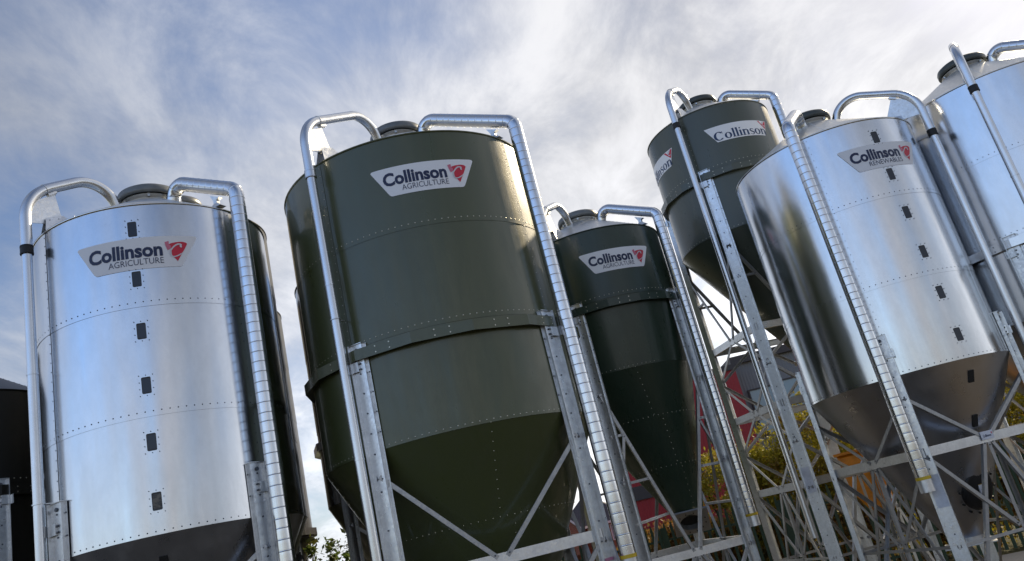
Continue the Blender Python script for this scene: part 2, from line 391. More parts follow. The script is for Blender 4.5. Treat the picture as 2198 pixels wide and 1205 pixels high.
# ------------------------------------------------------------------ silo builder
def silo(name, X, Y, R, zt, rings, skin, rivet='rivet', rh=1.25, leg_az=(), leg_top=None, band=None, fill=None, duct=None,
         out_z=.75, out_off=(0, 0), out_r=.22, seams=(), roof_nrivet=True, levels=(), vtop=None, vties=(), ports=None, cone_ports=(),
         lidm='lid', coupling='rubber', label='', detail=True, cone_mat=None, legsides=None, beam_r=None, lower=True, roofm='roof', boot=False, taper=0.0):
    face = atan2(-Y, -X)
    root = empty(name, (X, Y, 0), face); tag(root, label, 'feed silo' if 'feed' in name else 'silo', 'feed silos on galvanised steel legs')
    zb = zt-rings*rh
    fine = detail
    # --- cylinder: lapped sheets, rivets
    mb = MB(); seg = 96 if fine else 56
    ss = sorted(a % 360 for a in seams) or [200]
    for k in range(rings):
        z0 = zt-k*rh; z1 = zt-(k+1)*rh-(.022 if k < rings-1 else 0)
        sk = [(a+(0 if k % 2 == 0 else 0)) for a in ss]
        for i, a0 in enumerate(sk):
            a1 = sk[(i+1) % len(sk)]
            if a1 <= a0: a1 += 360
            n = max(6, int(seg*(a1-a0)/360)); rows = []
            tp = taper if k == rings-1 else 0.0
            for zz_, ro in ((z0, 0.0), ((z0+z1)/2, .0022-tp*.5), (z1, .0045-tp)):
                rows.append([P(R+ro+.0035*j/n, a0+(a1-a0+1.6)*j/n, zz_) for j in range(n+1)])
            mb.grid(rows, 0, True, flip=True)
    if fine:
        sp = .082
        def riv(az, z, rr=.0085):
            c = P(R+.006-(taper if z < zt-(rings-1)*rh-.5 else 0), az, z); n_ = nrm(az); t_ = tng(az); b = len(mb.v)
            for q, (d, o) in enumerate(((rr, 0), (rr*.7, .0028))):
                for kk in range(6): mb.v.append(tuple(c+t_*d*cos(kk*pi/3)+UP*d*sin(kk*pi/3)+n_*o))
            for kk in range(6): mb.face((b+kk, b+(kk+1) % 6, b+6+(kk+1) % 6, b+6+kk), 1, True)
            mb.face([b+6+kk for kk in range(6)], 1, True)
        nr = int(2*pi*R/sp)
        for k in range(1, rings+1):
            for j in range(nr):
                az = 360*j/nr
                d = (az+180) % 360-180
                if abs(d) < 100: riv(az, zt-k*rh+.035)
        for a in ss:
            d = (a+180) % 360-180
            if abs(d) < 100:
                for q in range(int(rings*rh/.11)): riv(a+.8, zt-.07-q*.11, .0065)
        # rolled eave lip
    mb.grid([[P(R+.010, 360*j/96, zt+.004) for j in range(96)], [P(R+.012, 360*j/96, zt-.016) for j in range(96)], [P(R+.001, 360*j/96, zt-.018) for j in range(96)]], 0, True, closed=True, flip=True)
    mb.build('cylinder', [MT[skin], MT[rivet]], root)
    # --- hopper cone
    mb = MB(); ox, oy = out_off; rows = []
    nk = 8
    for k in range(nk+1):
        f = k/nk; rr = (R-taper)+(out_r-(R-taper))*f
        rows.append([Vector((rr*cos(2*pi*j/96)+ox*f, rr*sin(2*pi*j/96)+oy*f, zb+(out_z-zb)*f)) for j in range(96)])
    mb.grid(rows, 0, True, closed=True, flip=True)
    if fine:
        for f in (.33, .66):
            rr = (R-taper)+(out_r-R+taper)*f; n = int(2*pi*rr/.085)
            for j in range(n):
                a = 2*pi*j/n
                if cos(a) < -.3: continue
                c = Vector(((rr+.004)*cos(a)+ox*f, (rr+.004)*sin(a)+oy*f, zb+(out_z-zb)*f)); mb.box(c, (.007, .007, .007), 1)
        for a in (12, -75, 100):
            for q in range(int((zb-out_z)*.97/.1)):
                f = q*.1/(zb-out_z); rr = (R-taper)+(out_r-R+taper)*f; aa = radians(a+(8 if f > .33 else 0)+(6 if f > .66 else 0))
                mb.box(((rr+.004)*cos(aa)+ox*f, (rr+.004)*sin(aa)+oy*f, zb+(out_z-zb)*f), (.007, .007, .007), 1)
    cone = mb.build('hopper_cone', [MT[cone_mat or ('conesteel' if skin == 'silver' else skin)], MT[rivet]], root)
    mb = MB()   # outlet collar and square flange
    if boot:
        cc = Vector((ox+.05, oy, out_z-.07)); ta = radians(38)
        nn_ = Vector((sin(ta), 0, -cos(ta))); ux = Vector((cos(ta), 0, sin(ta))); uy = Vector((0, 1, 0)); hs = .30; ri = .19
        ringp = [cc+nn_*.06+(ux*cos(2*pi*j/32)+uy*sin(2*pi*j/32))*ri for j in range(32)]
        sq = []
        for j in range(32):
            c_, s_ = cos(2*pi*j/32), sin(2*pi*j/32); k_ = hs/max(abs(c_), abs(s_)); sq.append(cc+nn_*.06+(ux*c_+uy*s_)*k_)
        mb.grid([[p-nn_*.03 for p in sq], sq, ringp, [p-nn_*.10 for p in ringp]], 0, False, closed=True)
        mb.poly([p-nn_*.099 for p in ringp], 1)
        mb.tube([(ox, oy, out_z+.02), cc-nn_*.0], [out_r+.006, out_r+.01], 28, 0, caps=False)
        for j in range(12):
            a_ = 2*pi*(j+.5)/12; p = cc+nn_*.06+(ux*cos(a_)+uy*sin(a_))*.245; mb.cyl(p, p+nn_*.012, .010, 6, 1)
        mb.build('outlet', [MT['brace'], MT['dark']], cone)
        zt2 = out_z+.07; az0_, az1_ = sorted(leg_az)[:2]; nm = nrm((az0_+az1_)/2)
        for a_, s_ in ((az0_, -1), (az1_, 1)):
            p0 = P(R+.05, a_, zt2)+nm*.03; p1 = cc+uy*s_*hs+ux*.28+UP*.02
            d = (p1-p0).normalized(); mb2 = MB(); mb2.prism([(-.02, 0), (.02, 0), (.02, .05), (-.02, .05)], p0, p1, UP, d.cross(UP))
            mb2.build('outlet_stay', MT['galv'], root)
        mb = MB()
    mb.tube([(ox, oy, out_z), (ox, oy, out_z-.10)], out_r, 28, 0, caps=False)
    if boot: mb = MB(); mb.cyl((ox, oy, out_z-.004), (ox, oy, out_z-.02), out_r-.01, 28, 1)
    q = out_r+.13 if out_r < .225 else out_r+.1; fw = q-out_r*.86
    for (cx, cy, dx, dy) in ((q-fw/2, 0, fw, 2*q), (-q+fw/2, 0, fw, 2*q), (0, q-fw/2, 2*q-2*fw, fw), (0, -q+fw/2, 2*q-2*fw, fw)):
        if not boot: mb.box((ox+cx, oy+cy, out_z-.10), (dx, dy, .014), 0)
    mb.cyl((ox, oy, out_z-.004), (ox, oy, out_z-.02), out_r-.005, 28, 1)
    if not boot: mb.build('outlet', [MT['galv'], MT['dark']], cone)
    # --- roof and lid
    mb = MB(); zr = zt+.004; th = math.tan(radians(30)); rn = .34
    zn = zr+(R-rn)*th
    rows = [[P(R+.012+(rn-R)*f, 360*j/96, zr+(zn-zr)*f) for j in range(96)] for f in (0, .33, .66, 1)]
    mb.grid(rows, 0, True, closed=True)
    if fine:
        for a in range(8, 368, 45):
            p0 = P(R, a, zr+.003); p1 = P(rn, a, zn+.003); d = (p1-p0).normalized(); t_ = tng(a)
            mb.frame_box((p0+p1)/2, d*((p1-p0).length/2), t_*.012, d.cross(t_)*.003)
            L_ = (p1-p0).length
            for q in range(int(L_/.09)): mb.frame_box(p0+d*(q*.09+.04)+UP*.006, d*.005, t_*.005, UP*.004)
    rf = mb.build('roof', MT[roofm], root)
    mb = MB()
    prof = [(rn-.01, zn-.02), (rn-.02, zn+.05), (rn+.015, zn+.06), (rn+.015, zn+.07), (rn-.06, zn+.07)]
    mb.grid([[P(r_, 360*j/48, z_) for j in range(48)] for r_, z_ in prof], 0, True, closed=True)
    for a in range(0, 360, 60):      # toggles
        mb.box(P(rn+.0, a, zn+.05), (.03, .03, .05))
    mb.build('neck', MT['roof'], rf)
    mb = MB()
    prof = [(rn-.03, zn+.10), (rn+.045, zn+.075), (rn+.06, zn+.082), (rn+.062, zn+.15), (rn+.045, zn+.19), (rn-.01, zn+.222), (rn-.12, zn+.255), (rn-.23, zn+.272), (.001, zn+.278)]
    rows = []
    for a_, b_ in zip(prof, prof[1:]):
        for q in range(2): f = q/2; rows.append([P(a_[0]+(b_[0]-a_[0])*f, 360*j/56, a_[1]+(b_[1]-a_[1])*f) for j in range(56)])
    rows.append([P(.001, 360*j/56, prof[-1][1]) for j in range(56)])
    mb.grid(rows, 0, True, closed=True)
    mb.poly([P(rn-.03, 360*j/56, zn+.09) for j in range(56)][::-1])
    mb.build('lid', MT[lidm], rf)
    # --- band
    if band is not None:
        mb = MB(); h = .13; nb = 16
        for j in range(nb):
            a0 = (leg_az[0] if leg_az else 0)+360*j/nb; a1 = a0+360/nb
            o = (R+.075)/cos(radians(180/nb)); i_ = R+.001
            q = [P(o, a0, band-h), P(o, a1, band-h), P(o, a1, band), P(o, a0, band)]
            mb.poly(q)
            sub = 6
            for kk in range(sub):
                b0 = a0+(a1-a0)*kk/sub; b1 = a0+(a1-a0)*(kk+1)/sub
                e0 = q[0].lerp(q[1], kk/sub); e1 = q[0].lerp(q[1], (kk+1)/sub)
                mb.poly([P(i_, b0, band-h+.02), P(i_, b1, band-h+.02), e1, e0])
                e0 = q[3].lerp(q[2], kk/sub); e1 = q[3].lerp(q[2], (kk+1)/sub)
                mb.poly([e0, e1, P(i_, b1, band-.01), P(i_, b0, band-.01)])
            am = (a0+a1)/2; nn = nrm(am); c0 = (q[0]+q[1]+q[2]+q[3])/4
            if fine:
                for dt in (-.09, .09):
                    for dz in (-.035, .035):
                        p = c0+tng(am)*dt+UP*dz; mb.cyl(p, p+nn*.006, .009, 6, 1)
        mb.build('band', [MT[skin], MT[rivet]], root)
    # --- legs
    lt = leg_top if leg_top is not None else zb+.58
    for li, az in enumerate(leg_az):
        side = (legsides[li] if legsides else (1 if az > 0 else -1))
        n_ = nrm(az); t_ = tng(az)*side
        def pr_(pts, p0, p1, mbx): mbx.prism(pts, p0, p1, t_, n_, 0)
        mb = MB()
        foot = P(R, az, .012); top = P(R, az, lt)
        # web standing proud of the tank, outer lip, inner return and mounting flange
        for pts in ([(-.075, .052), (.088, .052), (.088, .058), (-.075, .058)], [(.082, .058), (.088, .058), (.088, .115), (.082, .115)],
                    [(-.081, .010), (-.075, .010), (-.075, .058), (-.081, .058)], [(-.112, .010), (-.081, .010), (-.081, .015), (-.112, .015)],
                    [(.082, .006), (.088, .006), (.088, .052), (.082, .052)]):
            pr_(pts, foot, top, mb)
        q = lt-.12
        while q > .3:
            for dx in ((0,) if fine else ()):
                p = P(R, az, q)+n_*.058+t_*dx; mb.cyl(p, p+n_*.008, .0105, 6, 1)
            if q > zb:
                p = P(R, az, q)+n_*.015-t_*.098; mb.cyl(p, p+n_*.007, .009, 6, 1)
            q -= .235 if q > zb+.1 else .42
        mb.box((foot+n_*.04+UP*.002), (.26, .26, .012))
        lg = mb.build('leg', [MT['galv'], MT['rivetd']], root)
        if fine:
            mb = MB()
            p = P(R, az, lt-.02)+n_*.062; mb.cyl(p+UP*-.05, p+UP*-.05+n_*.010, .022, 12, 1)
            p = P(R, az, lt)+n_*.03; mb.frame_box(p+UP*.004, t_*.09, n_*.045, UP*.004)
            mb.build('cap_plate', [MT['galv'], MT['rivetd']], lg)
            mb = MB()
            p = P(R, az, lt-.27)+n_*.085+t_*.055
            mb.frame_box(p, t_*.060, n_*.0035, UP*.058); mb.frame_box(p-n_*.0155-t_*.055, t_*.004, n_*.012, UP*.058)
            mb.frame_box(p+t_*.063+n_*.02, t_*.003, n_*.03, UP*.058)
            for dz in (-.032, .032):
                b = P(R, az, lt-.27)+n_*.058-t_*.02+UP*dz; mb.cyl(b, b+n_*.016, .011, 6, 1)
            mb.build('bracket', [MT['galv'], MT['rivetd']], lg)
    # --- ring beams and braces in the chord planes between the legs
    azs = sorted(leg_az); nl = len(azs)
    br = beam_r if beam_r else R+.05
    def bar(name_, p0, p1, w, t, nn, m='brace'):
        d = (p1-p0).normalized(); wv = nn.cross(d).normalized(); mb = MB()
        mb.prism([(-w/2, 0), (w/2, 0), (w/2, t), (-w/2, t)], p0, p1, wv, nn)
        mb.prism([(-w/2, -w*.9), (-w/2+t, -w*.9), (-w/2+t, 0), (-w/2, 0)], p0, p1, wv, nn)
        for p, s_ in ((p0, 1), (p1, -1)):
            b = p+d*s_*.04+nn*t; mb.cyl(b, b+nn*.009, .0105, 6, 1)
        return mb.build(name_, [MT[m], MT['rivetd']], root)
    for i in range(nl):
        a0 = azs[i]; a1 = azs[(i+1) % nl]
        if a1 <= a0: a1 += 360
        am = (a0+a1)/2; nn = nrm(am)
        def leg_pt(a, zz_, off=0.0): return P(br, a, zz_)+nn*off
        for zl in levels:
            p0 = leg_pt(a0, zl, .02); p1 = leg_pt(a1, zl, .02)
            d = (p1-p0).normalized(); mb = MB()
            mb.prism([(-.062, 0), (.062, 0), (.062, .005), (-.062, .005)], p0, p1, UP, nn)
            mb.prism([(-.062, -.05), (-.057, -.05), (-.057, 0), (-.062, 0)], p0, p1, UP, nn)
            mb.prism([(.057, -.05), (.062, -.05), (.062, 0), (.057, 0)], p0, p1, UP, nn)
            for p, s_ in ((p0, 1), (p1, -1)):
                for dz in (-.03, .03):
                    b = p+d*s_*.05+nn*.005+UP*dz; mb.cyl(b, b+nn*.009, .011, 6, 1)
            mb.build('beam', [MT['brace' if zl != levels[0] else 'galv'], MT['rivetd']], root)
            mid = (p0+p1)/2
            # V above the beam
            vt = vtop if zl == levels[0] else (zl+(levels[levels.index(zl)-1]-zl)*.52)
            for pe, s_ in ((a0, -1), (a1, 1)):
                q0 = leg_pt(pe, vt, .028); q1 = mid+d*s_*.055+UP*.02+nn*.008
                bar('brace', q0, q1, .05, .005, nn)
                if zl == levels[0]:
                    for zt_ in vties:
                        f = (vt-zt_)/(vt-zl); qq = q0.lerp(q1, f); lp = leg_pt(pe, zt_, .02)
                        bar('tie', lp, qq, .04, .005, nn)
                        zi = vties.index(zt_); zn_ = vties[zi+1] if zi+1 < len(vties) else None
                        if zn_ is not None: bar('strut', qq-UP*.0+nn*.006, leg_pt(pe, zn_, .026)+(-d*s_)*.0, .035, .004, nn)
            # inverted V below
            lo = zl-.62 if zl != levels[-1] else .15
            for pe, s_ in ((a0, -1), (a1, 1)):
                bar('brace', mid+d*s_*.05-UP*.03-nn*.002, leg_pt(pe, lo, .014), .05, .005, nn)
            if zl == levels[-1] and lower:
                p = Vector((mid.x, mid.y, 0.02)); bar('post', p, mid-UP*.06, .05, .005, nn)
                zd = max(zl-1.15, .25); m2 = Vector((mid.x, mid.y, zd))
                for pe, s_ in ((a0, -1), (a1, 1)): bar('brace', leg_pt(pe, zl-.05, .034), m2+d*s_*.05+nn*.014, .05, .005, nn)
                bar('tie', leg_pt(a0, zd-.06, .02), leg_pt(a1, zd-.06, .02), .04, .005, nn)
    # --- inspection windows
    def port(az, z, wm='window'):
        mb = MB(); w, h, c = .048, .092, .014; n_ = nrm(az); t_ = tng(az); o = P(R+.0085, az, z); pts = []
        for cx, cz, a0 in ((w-c, h-c, 0), (-w+c, h-c, 90), (-w+c, -h+c, 180), (w-c, -h+c, 270)):
            for q in range(5): a = radians(a0+22.5*q); pts.append(o+t_*(cx+c*cos(a))+UP*(cz+c*sin(a)))
        inn = [o+(p-o)*.84-n_*.002 for p in pts]; mb.grid([pts, inn], 2, False, closed=True); mb.poly(inn); mb.poly([p-n_*.004 for p in pts][::-1])
        for i in range(len(pts)): j = (i+1) % len(pts); mb.poly([pts[i]-n_*.004, pts[j]-n_*.004, pts[j], pts[i]])
        for dx, dz in ((-1, -1), (-1, -.33), (-1, .33), (-1, 1), (1, -1), (1, -.33), (1, .33), (1, 1), (0, 1), (0, -1)):
            p = o+t_*dx*(w+.022)+UP*dz*(h+.022)-n_*.006; mb.cyl(p, p+n_*.008, .0055, 6, 1)
        mb.build('inspection_window', [MT[wm], MT['rivetd'], MT['gasket']], root)
    if ports:
        for k in range(6): port(ports, zt-.315-k*.62, 'feedwin' if k == 5 and ports < 0 else 'window')
    for az, z in cone_ports:
        f = (zb-z)/(zb-out_z); rr = R+(out_r-R)*f; sl = atan2(R-out_r, zb-out_z)
        n_ = (nrm(az)*cos(sl)-UP*sin(sl)); t_ = tng(az); u_ = n_.cross(t_); o = Vector((rr*cos(radians(az))+ox*f, rr*sin(radians(az))+oy*f, z))
        mb = MB(); mb.frame_box(o+n_*.006, t_*.042, u_*.085, n_*.008)
        mb.build('cone_window', MT['dark'], cone)
    # --- fill pipe: up the side, over the eave, down into the roof
    if fill:
        az, rp, zlow = fill['az'], fill['r'], fill.get('low', 1.2)
        zc = zt-.15
        path = [P(rp, az, zc-.04), P(rp, az, zt+.53), P(.62, az, zt+.97+(R-1.386)*.5), P(.42, az, zt+.50+(R-1.386)*.5)]
        pts = resample(fillet(path, (.50, .36), 16), .12)
        mb = MB(); rad = []
        n = len(pts)
        # corrugation on the inner bend
        seamk = int(n*.44)
        mb.tube(pts[:seamk+1], .064, 24); mb.tube(pts[seamk:], .0665, 24)
        mb.tube([P(rp, az, zlow), P(rp, az, zc-.09)], .056, 24)
        qz = zc-1.55
        while qz > zlow+.3:
            mb.tube([P(rp, az, qz), P(rp, az, qz-.02)], .0605, 24); qz -= 2.1
        fp = mb.build('fill_pipe', MT['pipe'], root)
        mb = MB(); mb.tube([P(rp, az, zc), P(rp, az, zc-.11)], .071, 24)
        mb.tube([P(rp, az, zc-.01), P(rp, az, zc-.022)], .073, 24); mb.tube([P(rp, az, zc-.09), P(rp, az, zc-.102)], .073, 24)
        mb.build('coupling', MT[coupling], fp)
        k = seamk; d = (pts[k+1]-pts[k]).normalized(); t_ = tng(az); dn = d.cross(t_).normalized()
        if dn.z > 0: dn = -dn
        mb = MB(); mb.frame_box(pts[k]+d*.055+dn*.078, d*.055, t_*.03, dn*.014)
        for q in (-.03, 0, .03):
            p = pts[k]+d*(.055+q)+dn*.092; mb.cyl(p, p+dn*.014, .009, 6)
        mb.tube([pts[k]+d*.0, pts[k]+d*.012], .070, 24)
        mb.build('clamp', MT['galv'], fp)
        # gusset
        mb = MB(); n_ = nrm(az); z_e = zt
        g = [(rp-.03, z_e+.16), (rp-.02, z_e+.34), (rp-.11, z_e+.46), (rp-.34, z_e+.60), (R-.24, z_e+.34), (R-.30, z_e+.20)]
        for sgn in (1,):
            a = [P(r_, az, z_)+t_*.006 for r_, z_ in g]; b = [P(r_, az, z_)-t_*.006 for r_, z_ in g]
            mb.poly(a); mb.poly(b[::-1])
            for i in range(len(g)): j = (i+1) % len(g); mb.poly([b[i], b[j], a[j], a[i]])
        for sx in (-1, 1):
            g2 = [(R-.03, z_e+.012), (R-.06, z_e+.24), (R-.26, z_e+.30), (R-.36, z_e+.16+.03)]
            off = t_*.032*sx
            a = [P(r_, az, z_)+off+t_*(.05*sx if i in (0, 3) else 0)+t_*.003 for i, (r_, z_) in enumerate(g2)]
            b = [p-t_*.006 for p in a]
            mb.poly(a); mb.poly(b[::-1])
            for i in range(4): j = (i+1) % 4; mb.poly([b[i], b[j], a[j], a[i]])
        for r_, z_ in ((R-.10, z_e+.21), (R-.2, z_e+.24)):
            p = P(r_, az, z_); mb.cyl(p-t_*.045, p+t_*.045, .010, 6, 1)
        mb.build('pipe_bracket', [MT['galv'], MT['rivetd']], fp)
        mb = MB()
        for zq in fill.get('clips', ()):
            mb.tube([P(rp, az, zq), P(rp, az, zq-.012)], .066, 20)
            mb.frame_box(P(rp-.09, az, zq-.006), n_*.05, t_*.012, UP*.006)
        if fill.get('clips'): mb.build('pipe_clip', MT['galv'], fp)
    if duct:
        az, rp, zlow = duct['az'], duct['r'], duct.get('low', 2.0)
        dz = (R-1.386)
        path = [P(rp, az, zlow), P(rp, az, zt+.20), P(.53, az, zt+.77+dz*.58), P(.435, az, zt+.42+dz*.5)]
        pts = fillet(path, (.16, .16), 12)
        step = .118; raw = resample(pts, .02)
        cum = 0; fine_pts = [raw[0]]; rad = [.0940]; last = 0; nxt = step
        for a, b in zip(raw, raw[1:]):
            l = (b-a).length; cum += l
            if cum >= nxt:
                # raised lock seam
                d = (b-a).normalized()
                if (b-fine_pts[-1]).length > .008:
                    fine_pts += [b-d*.0075, b-d*.004, b-d*.0025, b+d*.0025, b+d*.004, b+d*.0075]; rad += [.0940, .0938, .0958, .0958, .0938, .0940]
                nxt += step
            elif abs(cum-nxt) > .014 and (cum-last) > .018: fine_pts.append(b); rad.append(.0940); last = cum
        mb = MB(); mb.tube(fine_pts, rad, 26)
        t_ = tng(az); n_ = nrm(az)
        dd = mb.build('vent_duct', MT['duct'], root)
        mb = MB()
        rs = R-.14; zs = zt+(R-rs)*th
        # saddle bracket between roof edge and duct
        s0 = P(rs, az, zs+.005)
        a = [s0+n_*x+t_*y for x, y in ((-.11, -.05), (.11, -.05), (.11, .05), (-.11, .05))]
        b = [s0+n_*x+t_*y+UP*(.07) for x, y in ((-.03, -.025), (.03, -.025), (.03, .025), (-.03, .025))]
        c = [s0+n_*(x-.0)+t_*y+UP*.11 for x, y in ((-.03, -.025), (.03, -.025), (.03, .025), (-.03, .025))]
        e = [s0+n_*x+t_*y+UP*(.165-x*.5) for x, y in ((-.08, -.03), (.08, -.03), (.08, .03), (-.08, .03))]
        mb.grid([a, b, c, e], 0, False, closed=True)
        mb.build('duct_bracket', MT['galv'], dd)
        mb = MB(); mb.tube([P(rp, az, zlow+.02), P(rp, az, zlow-.02)], .098, 26, caps=True)
        mb.build('end_ring', MT['yellow'], dd)
        mb = MB(); mb.tube([P(rp, az, zlow-.022), P(rp, az, zlow-.18)], .094, 26)
        mb.build('end_sleeve', MT['galv'], dd)
    return root

# ------------------------------------------------------------------ the silos
SA = silo('feed_silo', -4.49, 9.618, 1.386, 7.082, 3, 'silver', 'rivetd', leg_az=(-54.7, 34.2, 124, 214), seams=(-58, 37.6, 128, 215),
          fill=dict(az=-61.5, r=1.54, low=1.2, clips=(3.95,)), duct=dict(az=38.2, r=1.60, low=1.95), out_z=.95, levels=(2.3, ), vtop=3.02, ports=-8.7,
          cone_ports=((-9, 3.05),), label='bright silver silo at far left of the photo with six small windows down its front')
make_sign(SA, 1.391, -7.65, 6.455, back='grey', label='silvery sign reading Collinson AGRICULTURE')
SB = silo('feed_silo', -1.159, 10.672, 1.762, 7.49, 3, 'olive', 'rivet', leg_az=(-32.3, 47.3, 139, 220), seams=(-37.4, 50, 139, 222), band=4.93, leg_top=5.0,
          fill=dict(az=-36.2, r=1.945, low=1.2, clips=(5.35,)), duct=dict(az=53, r=1.97, low=2.0), out_z=.72, levels=(2.3,), vtop=3.45, coupling='pipe',
          label='large olive green silo with a white sign, biggest one in the middle of the photo')
make_sign(SB, 1.767, 7.95, 6.872, label='white sign reading Collinson AGRICULTURE')
fc = atan2(-14.491, -1.517)
SC = silo('feed_silo', 1.517, 14.491, 1.356, 7.194, 2, 'dkgreen', 'rivet', leg_az=(-18.2, 61, 156, 241), seams=(-24, 72, 158, 248), band=5.88, leg_top=5.95,
          fill=dict(az=-23, r=1.55, low=1.2), duct=dict(az=63.5, r=1.56, low=2.0), out_z=2.2, out_off=(0.1, .46), out_r=.25, levels=(1.66,), vtop=4.38, vties=(3.66, 2.9), boot=True, taper=.11,
          coupling='pipe', label='dark green slim silo with a long steep hopper, right of the large olive silo')
make_sign(SC, 1.361, 21.05, 6.575, label='white sign reading Collinson AGRICULTURE')
SD = silo('feed_silo', 4.659, 15.255, 1.258, 9.388, 2, 'olive2', 'rivet', leg_az=(-12.5, 77, 167, 258), seams=(-18, 82, 170, 262), band=8.08, leg_top=8.15,
          fill=dict(az=-19.6, r=1.44, low=1.4), duct=dict(az=81.5, r=1.46, low=2.0), out_z=4.45, out_off=(0.1, .46), out_r=.2, levels=(5.02, 3.63, 2.25), vtop=6.62, vties=(5.98,),
          lidm='lidd', label='tall green silo on a high lattice tower, carrying two white signs')
make_sign(SD, 1.263, 29.2, 8.765, kind='serif', label='white sign reading Collinson in serif letters')
make_sign(SD, 1.263, -65, 8.765, kind='serif', label='white sign partly round the left side of the tank')
SE = silo('feed_silo', 5.463, 12.514, 1.425, 7.108, 3, 'silver', 'rivetd', leg_az=(-5.2, 81.5, 172, 267), seams=(-4, 78, 172, 262),
          fill=dict(az=88, r=1.67, low=1.2), duct=dict(az=-8.6, r=1.63, low=2.0), out_z=1.05, out_r=.24, levels=(2.3,), vtop=3.05, ports=35.4,
          cone_ports=((36.5, 3.12), (38, 2.55)), lidm='lidd', legsides=(1, 1, 1, -1), label='shiny silver silo on the right with a RENEWABLES sign and six small windows')
make_sign(SE, 1.430, 36.6, 6.495, word='RENEWABLES', back='grey', label='silvery sign reading Collinson RENEWABLES')
SF = silo('feed_silo', 8.604, 12.946, 1.644, 7.504, 3, 'silver', 'rivetd', leg_az=(-13, 77, 167, 257), seams=(-60, 30, 120, 210), band=4.95, leg_top=5.0,
          fill=dict(az=.8, r=1.80, low=1.2), duct=dict(az=72, r=1.84, low=2.0), out_z=.8, levels=(2.3,), vtop=3.3, lidm='lidd',
          label='silver silo cut off by the right edge of the photo')
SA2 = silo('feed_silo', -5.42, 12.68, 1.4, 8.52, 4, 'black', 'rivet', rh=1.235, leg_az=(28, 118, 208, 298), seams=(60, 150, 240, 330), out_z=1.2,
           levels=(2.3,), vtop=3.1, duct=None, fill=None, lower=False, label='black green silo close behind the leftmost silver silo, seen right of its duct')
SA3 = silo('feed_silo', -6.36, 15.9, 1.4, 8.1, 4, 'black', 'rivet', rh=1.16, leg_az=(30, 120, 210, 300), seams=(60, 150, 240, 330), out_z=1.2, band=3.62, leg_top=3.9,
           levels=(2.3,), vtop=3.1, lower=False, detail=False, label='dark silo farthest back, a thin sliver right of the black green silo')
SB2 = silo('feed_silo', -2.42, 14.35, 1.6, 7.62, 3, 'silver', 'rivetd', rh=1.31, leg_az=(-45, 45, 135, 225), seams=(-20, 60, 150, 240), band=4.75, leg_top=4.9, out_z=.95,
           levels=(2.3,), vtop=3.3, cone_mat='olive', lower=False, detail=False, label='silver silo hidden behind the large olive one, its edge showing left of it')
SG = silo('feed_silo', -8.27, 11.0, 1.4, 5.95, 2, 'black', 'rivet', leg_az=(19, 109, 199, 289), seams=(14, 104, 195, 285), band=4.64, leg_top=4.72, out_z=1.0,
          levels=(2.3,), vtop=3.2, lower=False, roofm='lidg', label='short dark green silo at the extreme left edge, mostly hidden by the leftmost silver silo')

# small name plate on the beam of the right silver silo, label plates on legs, access hatch
def lp(X, Y, R, az, z, off=0.0): 
    return P(R+off, az, z)
def local_plate(root, name, p, t_, n_, w, h, m, label=None):
    mb = MB(); mb.frame_box(p, t_*(w/2), n_*.003, UP*(h/2)); o = mb.build(name, MT[m], root)
    if label: o['label'] = label
    return o
R_ = 1.425+.05; a0, a1 = -5.2, 81.5; am = (a0+a1)/2
mid = (P(R_, a0, 2.33)+P(R_, a1, 2.33))/2+nrm(am)*.045
pl = local_plate(SE, 'name_plate', mid, tng(am), nrm(am), .20, .11, 'plate', 'small white name plate on the beam')
v, f = fit_txt('Collinson', -.075, .06, -.022, .035, .02)
mb = MB(); mb.v = [tuple(mid+nrm(am)*.005+tng(am)*a+UP*b) for a, b in v]
for q in f: mb.face(q)
mb.build('lettering', MT['navy'], pl)
mb = MB(); e = [(.062, .03), (.088, .03), (.078, .002)]; mb.poly([mid+nrm(am)*.005+tng(am)*a+UP*b for a, b in e]); mb.build('emblem', MT['red'], pl)
for root, Rr, az, zc, w, h, m in ((SE, 1.425, -5.2, 1.80, .15, .42, 'plate'), (SB, 1.762, 47.3, 1.80, .15, .36, 'plate'), (SD, 1.258, -12.5, 2.3, .14, .42, 'plate')):
    local_plate(root, 'label_plate', P(Rr+.064, az, zc), tng(az), nrm(az), w, h, m)
local_plate(SB, 'tape', P(1.762+.066, 47.3, 2.02), tng(47.3), nrm(47.3), .155, .035, 'lilac')
# round rubber access hatch low on the hopper of the right silos
def hatch(root, az, r, z):
    n_ = (nrm(az)*.93-UP*.36).normalized(); t_ = tng(az); u_ = n_.cross(t_); o = P(r, az, z)
    mb = MB(); k = 36
    rows = [[o+n_*h+(t_*cos(2*pi*j/k)+u_*sin(2*pi*j/k)*1.15)*rr for j in range(k)] for rr, h in ((.25, -.1), (.25, .03), (.21, .05), (.05, .055))]
    mb.grid(rows, 0, True, closed=True, flip=True); mb.poly(rows[-1])
    for j in range(12):
        a = 2*pi*j/12; p = o+(t_*cos(a)+u_*sin(a)*1.15)*.29; mb.cyl(p-n_*.02, p+n_*.02, .016, 6)
    h = mb.build('access_hatch', MT['rubber'], root)
    mb = MB(); mb.frame_box(o+n_*.075+t_*.01-UP*.02, t_*.035, n_*.01, UP*.10, 0); mb.frame_box(o+n_*.075+t_*.01+UP*.095, t_*.037, n_*.011, UP*.012, 1)
    mb.build('hatch_label', [MT['plate'], MT['yellow']], h)
hatch(SE, 40, .52, 1.66); hatch(SF, 8, .75, 1.66)

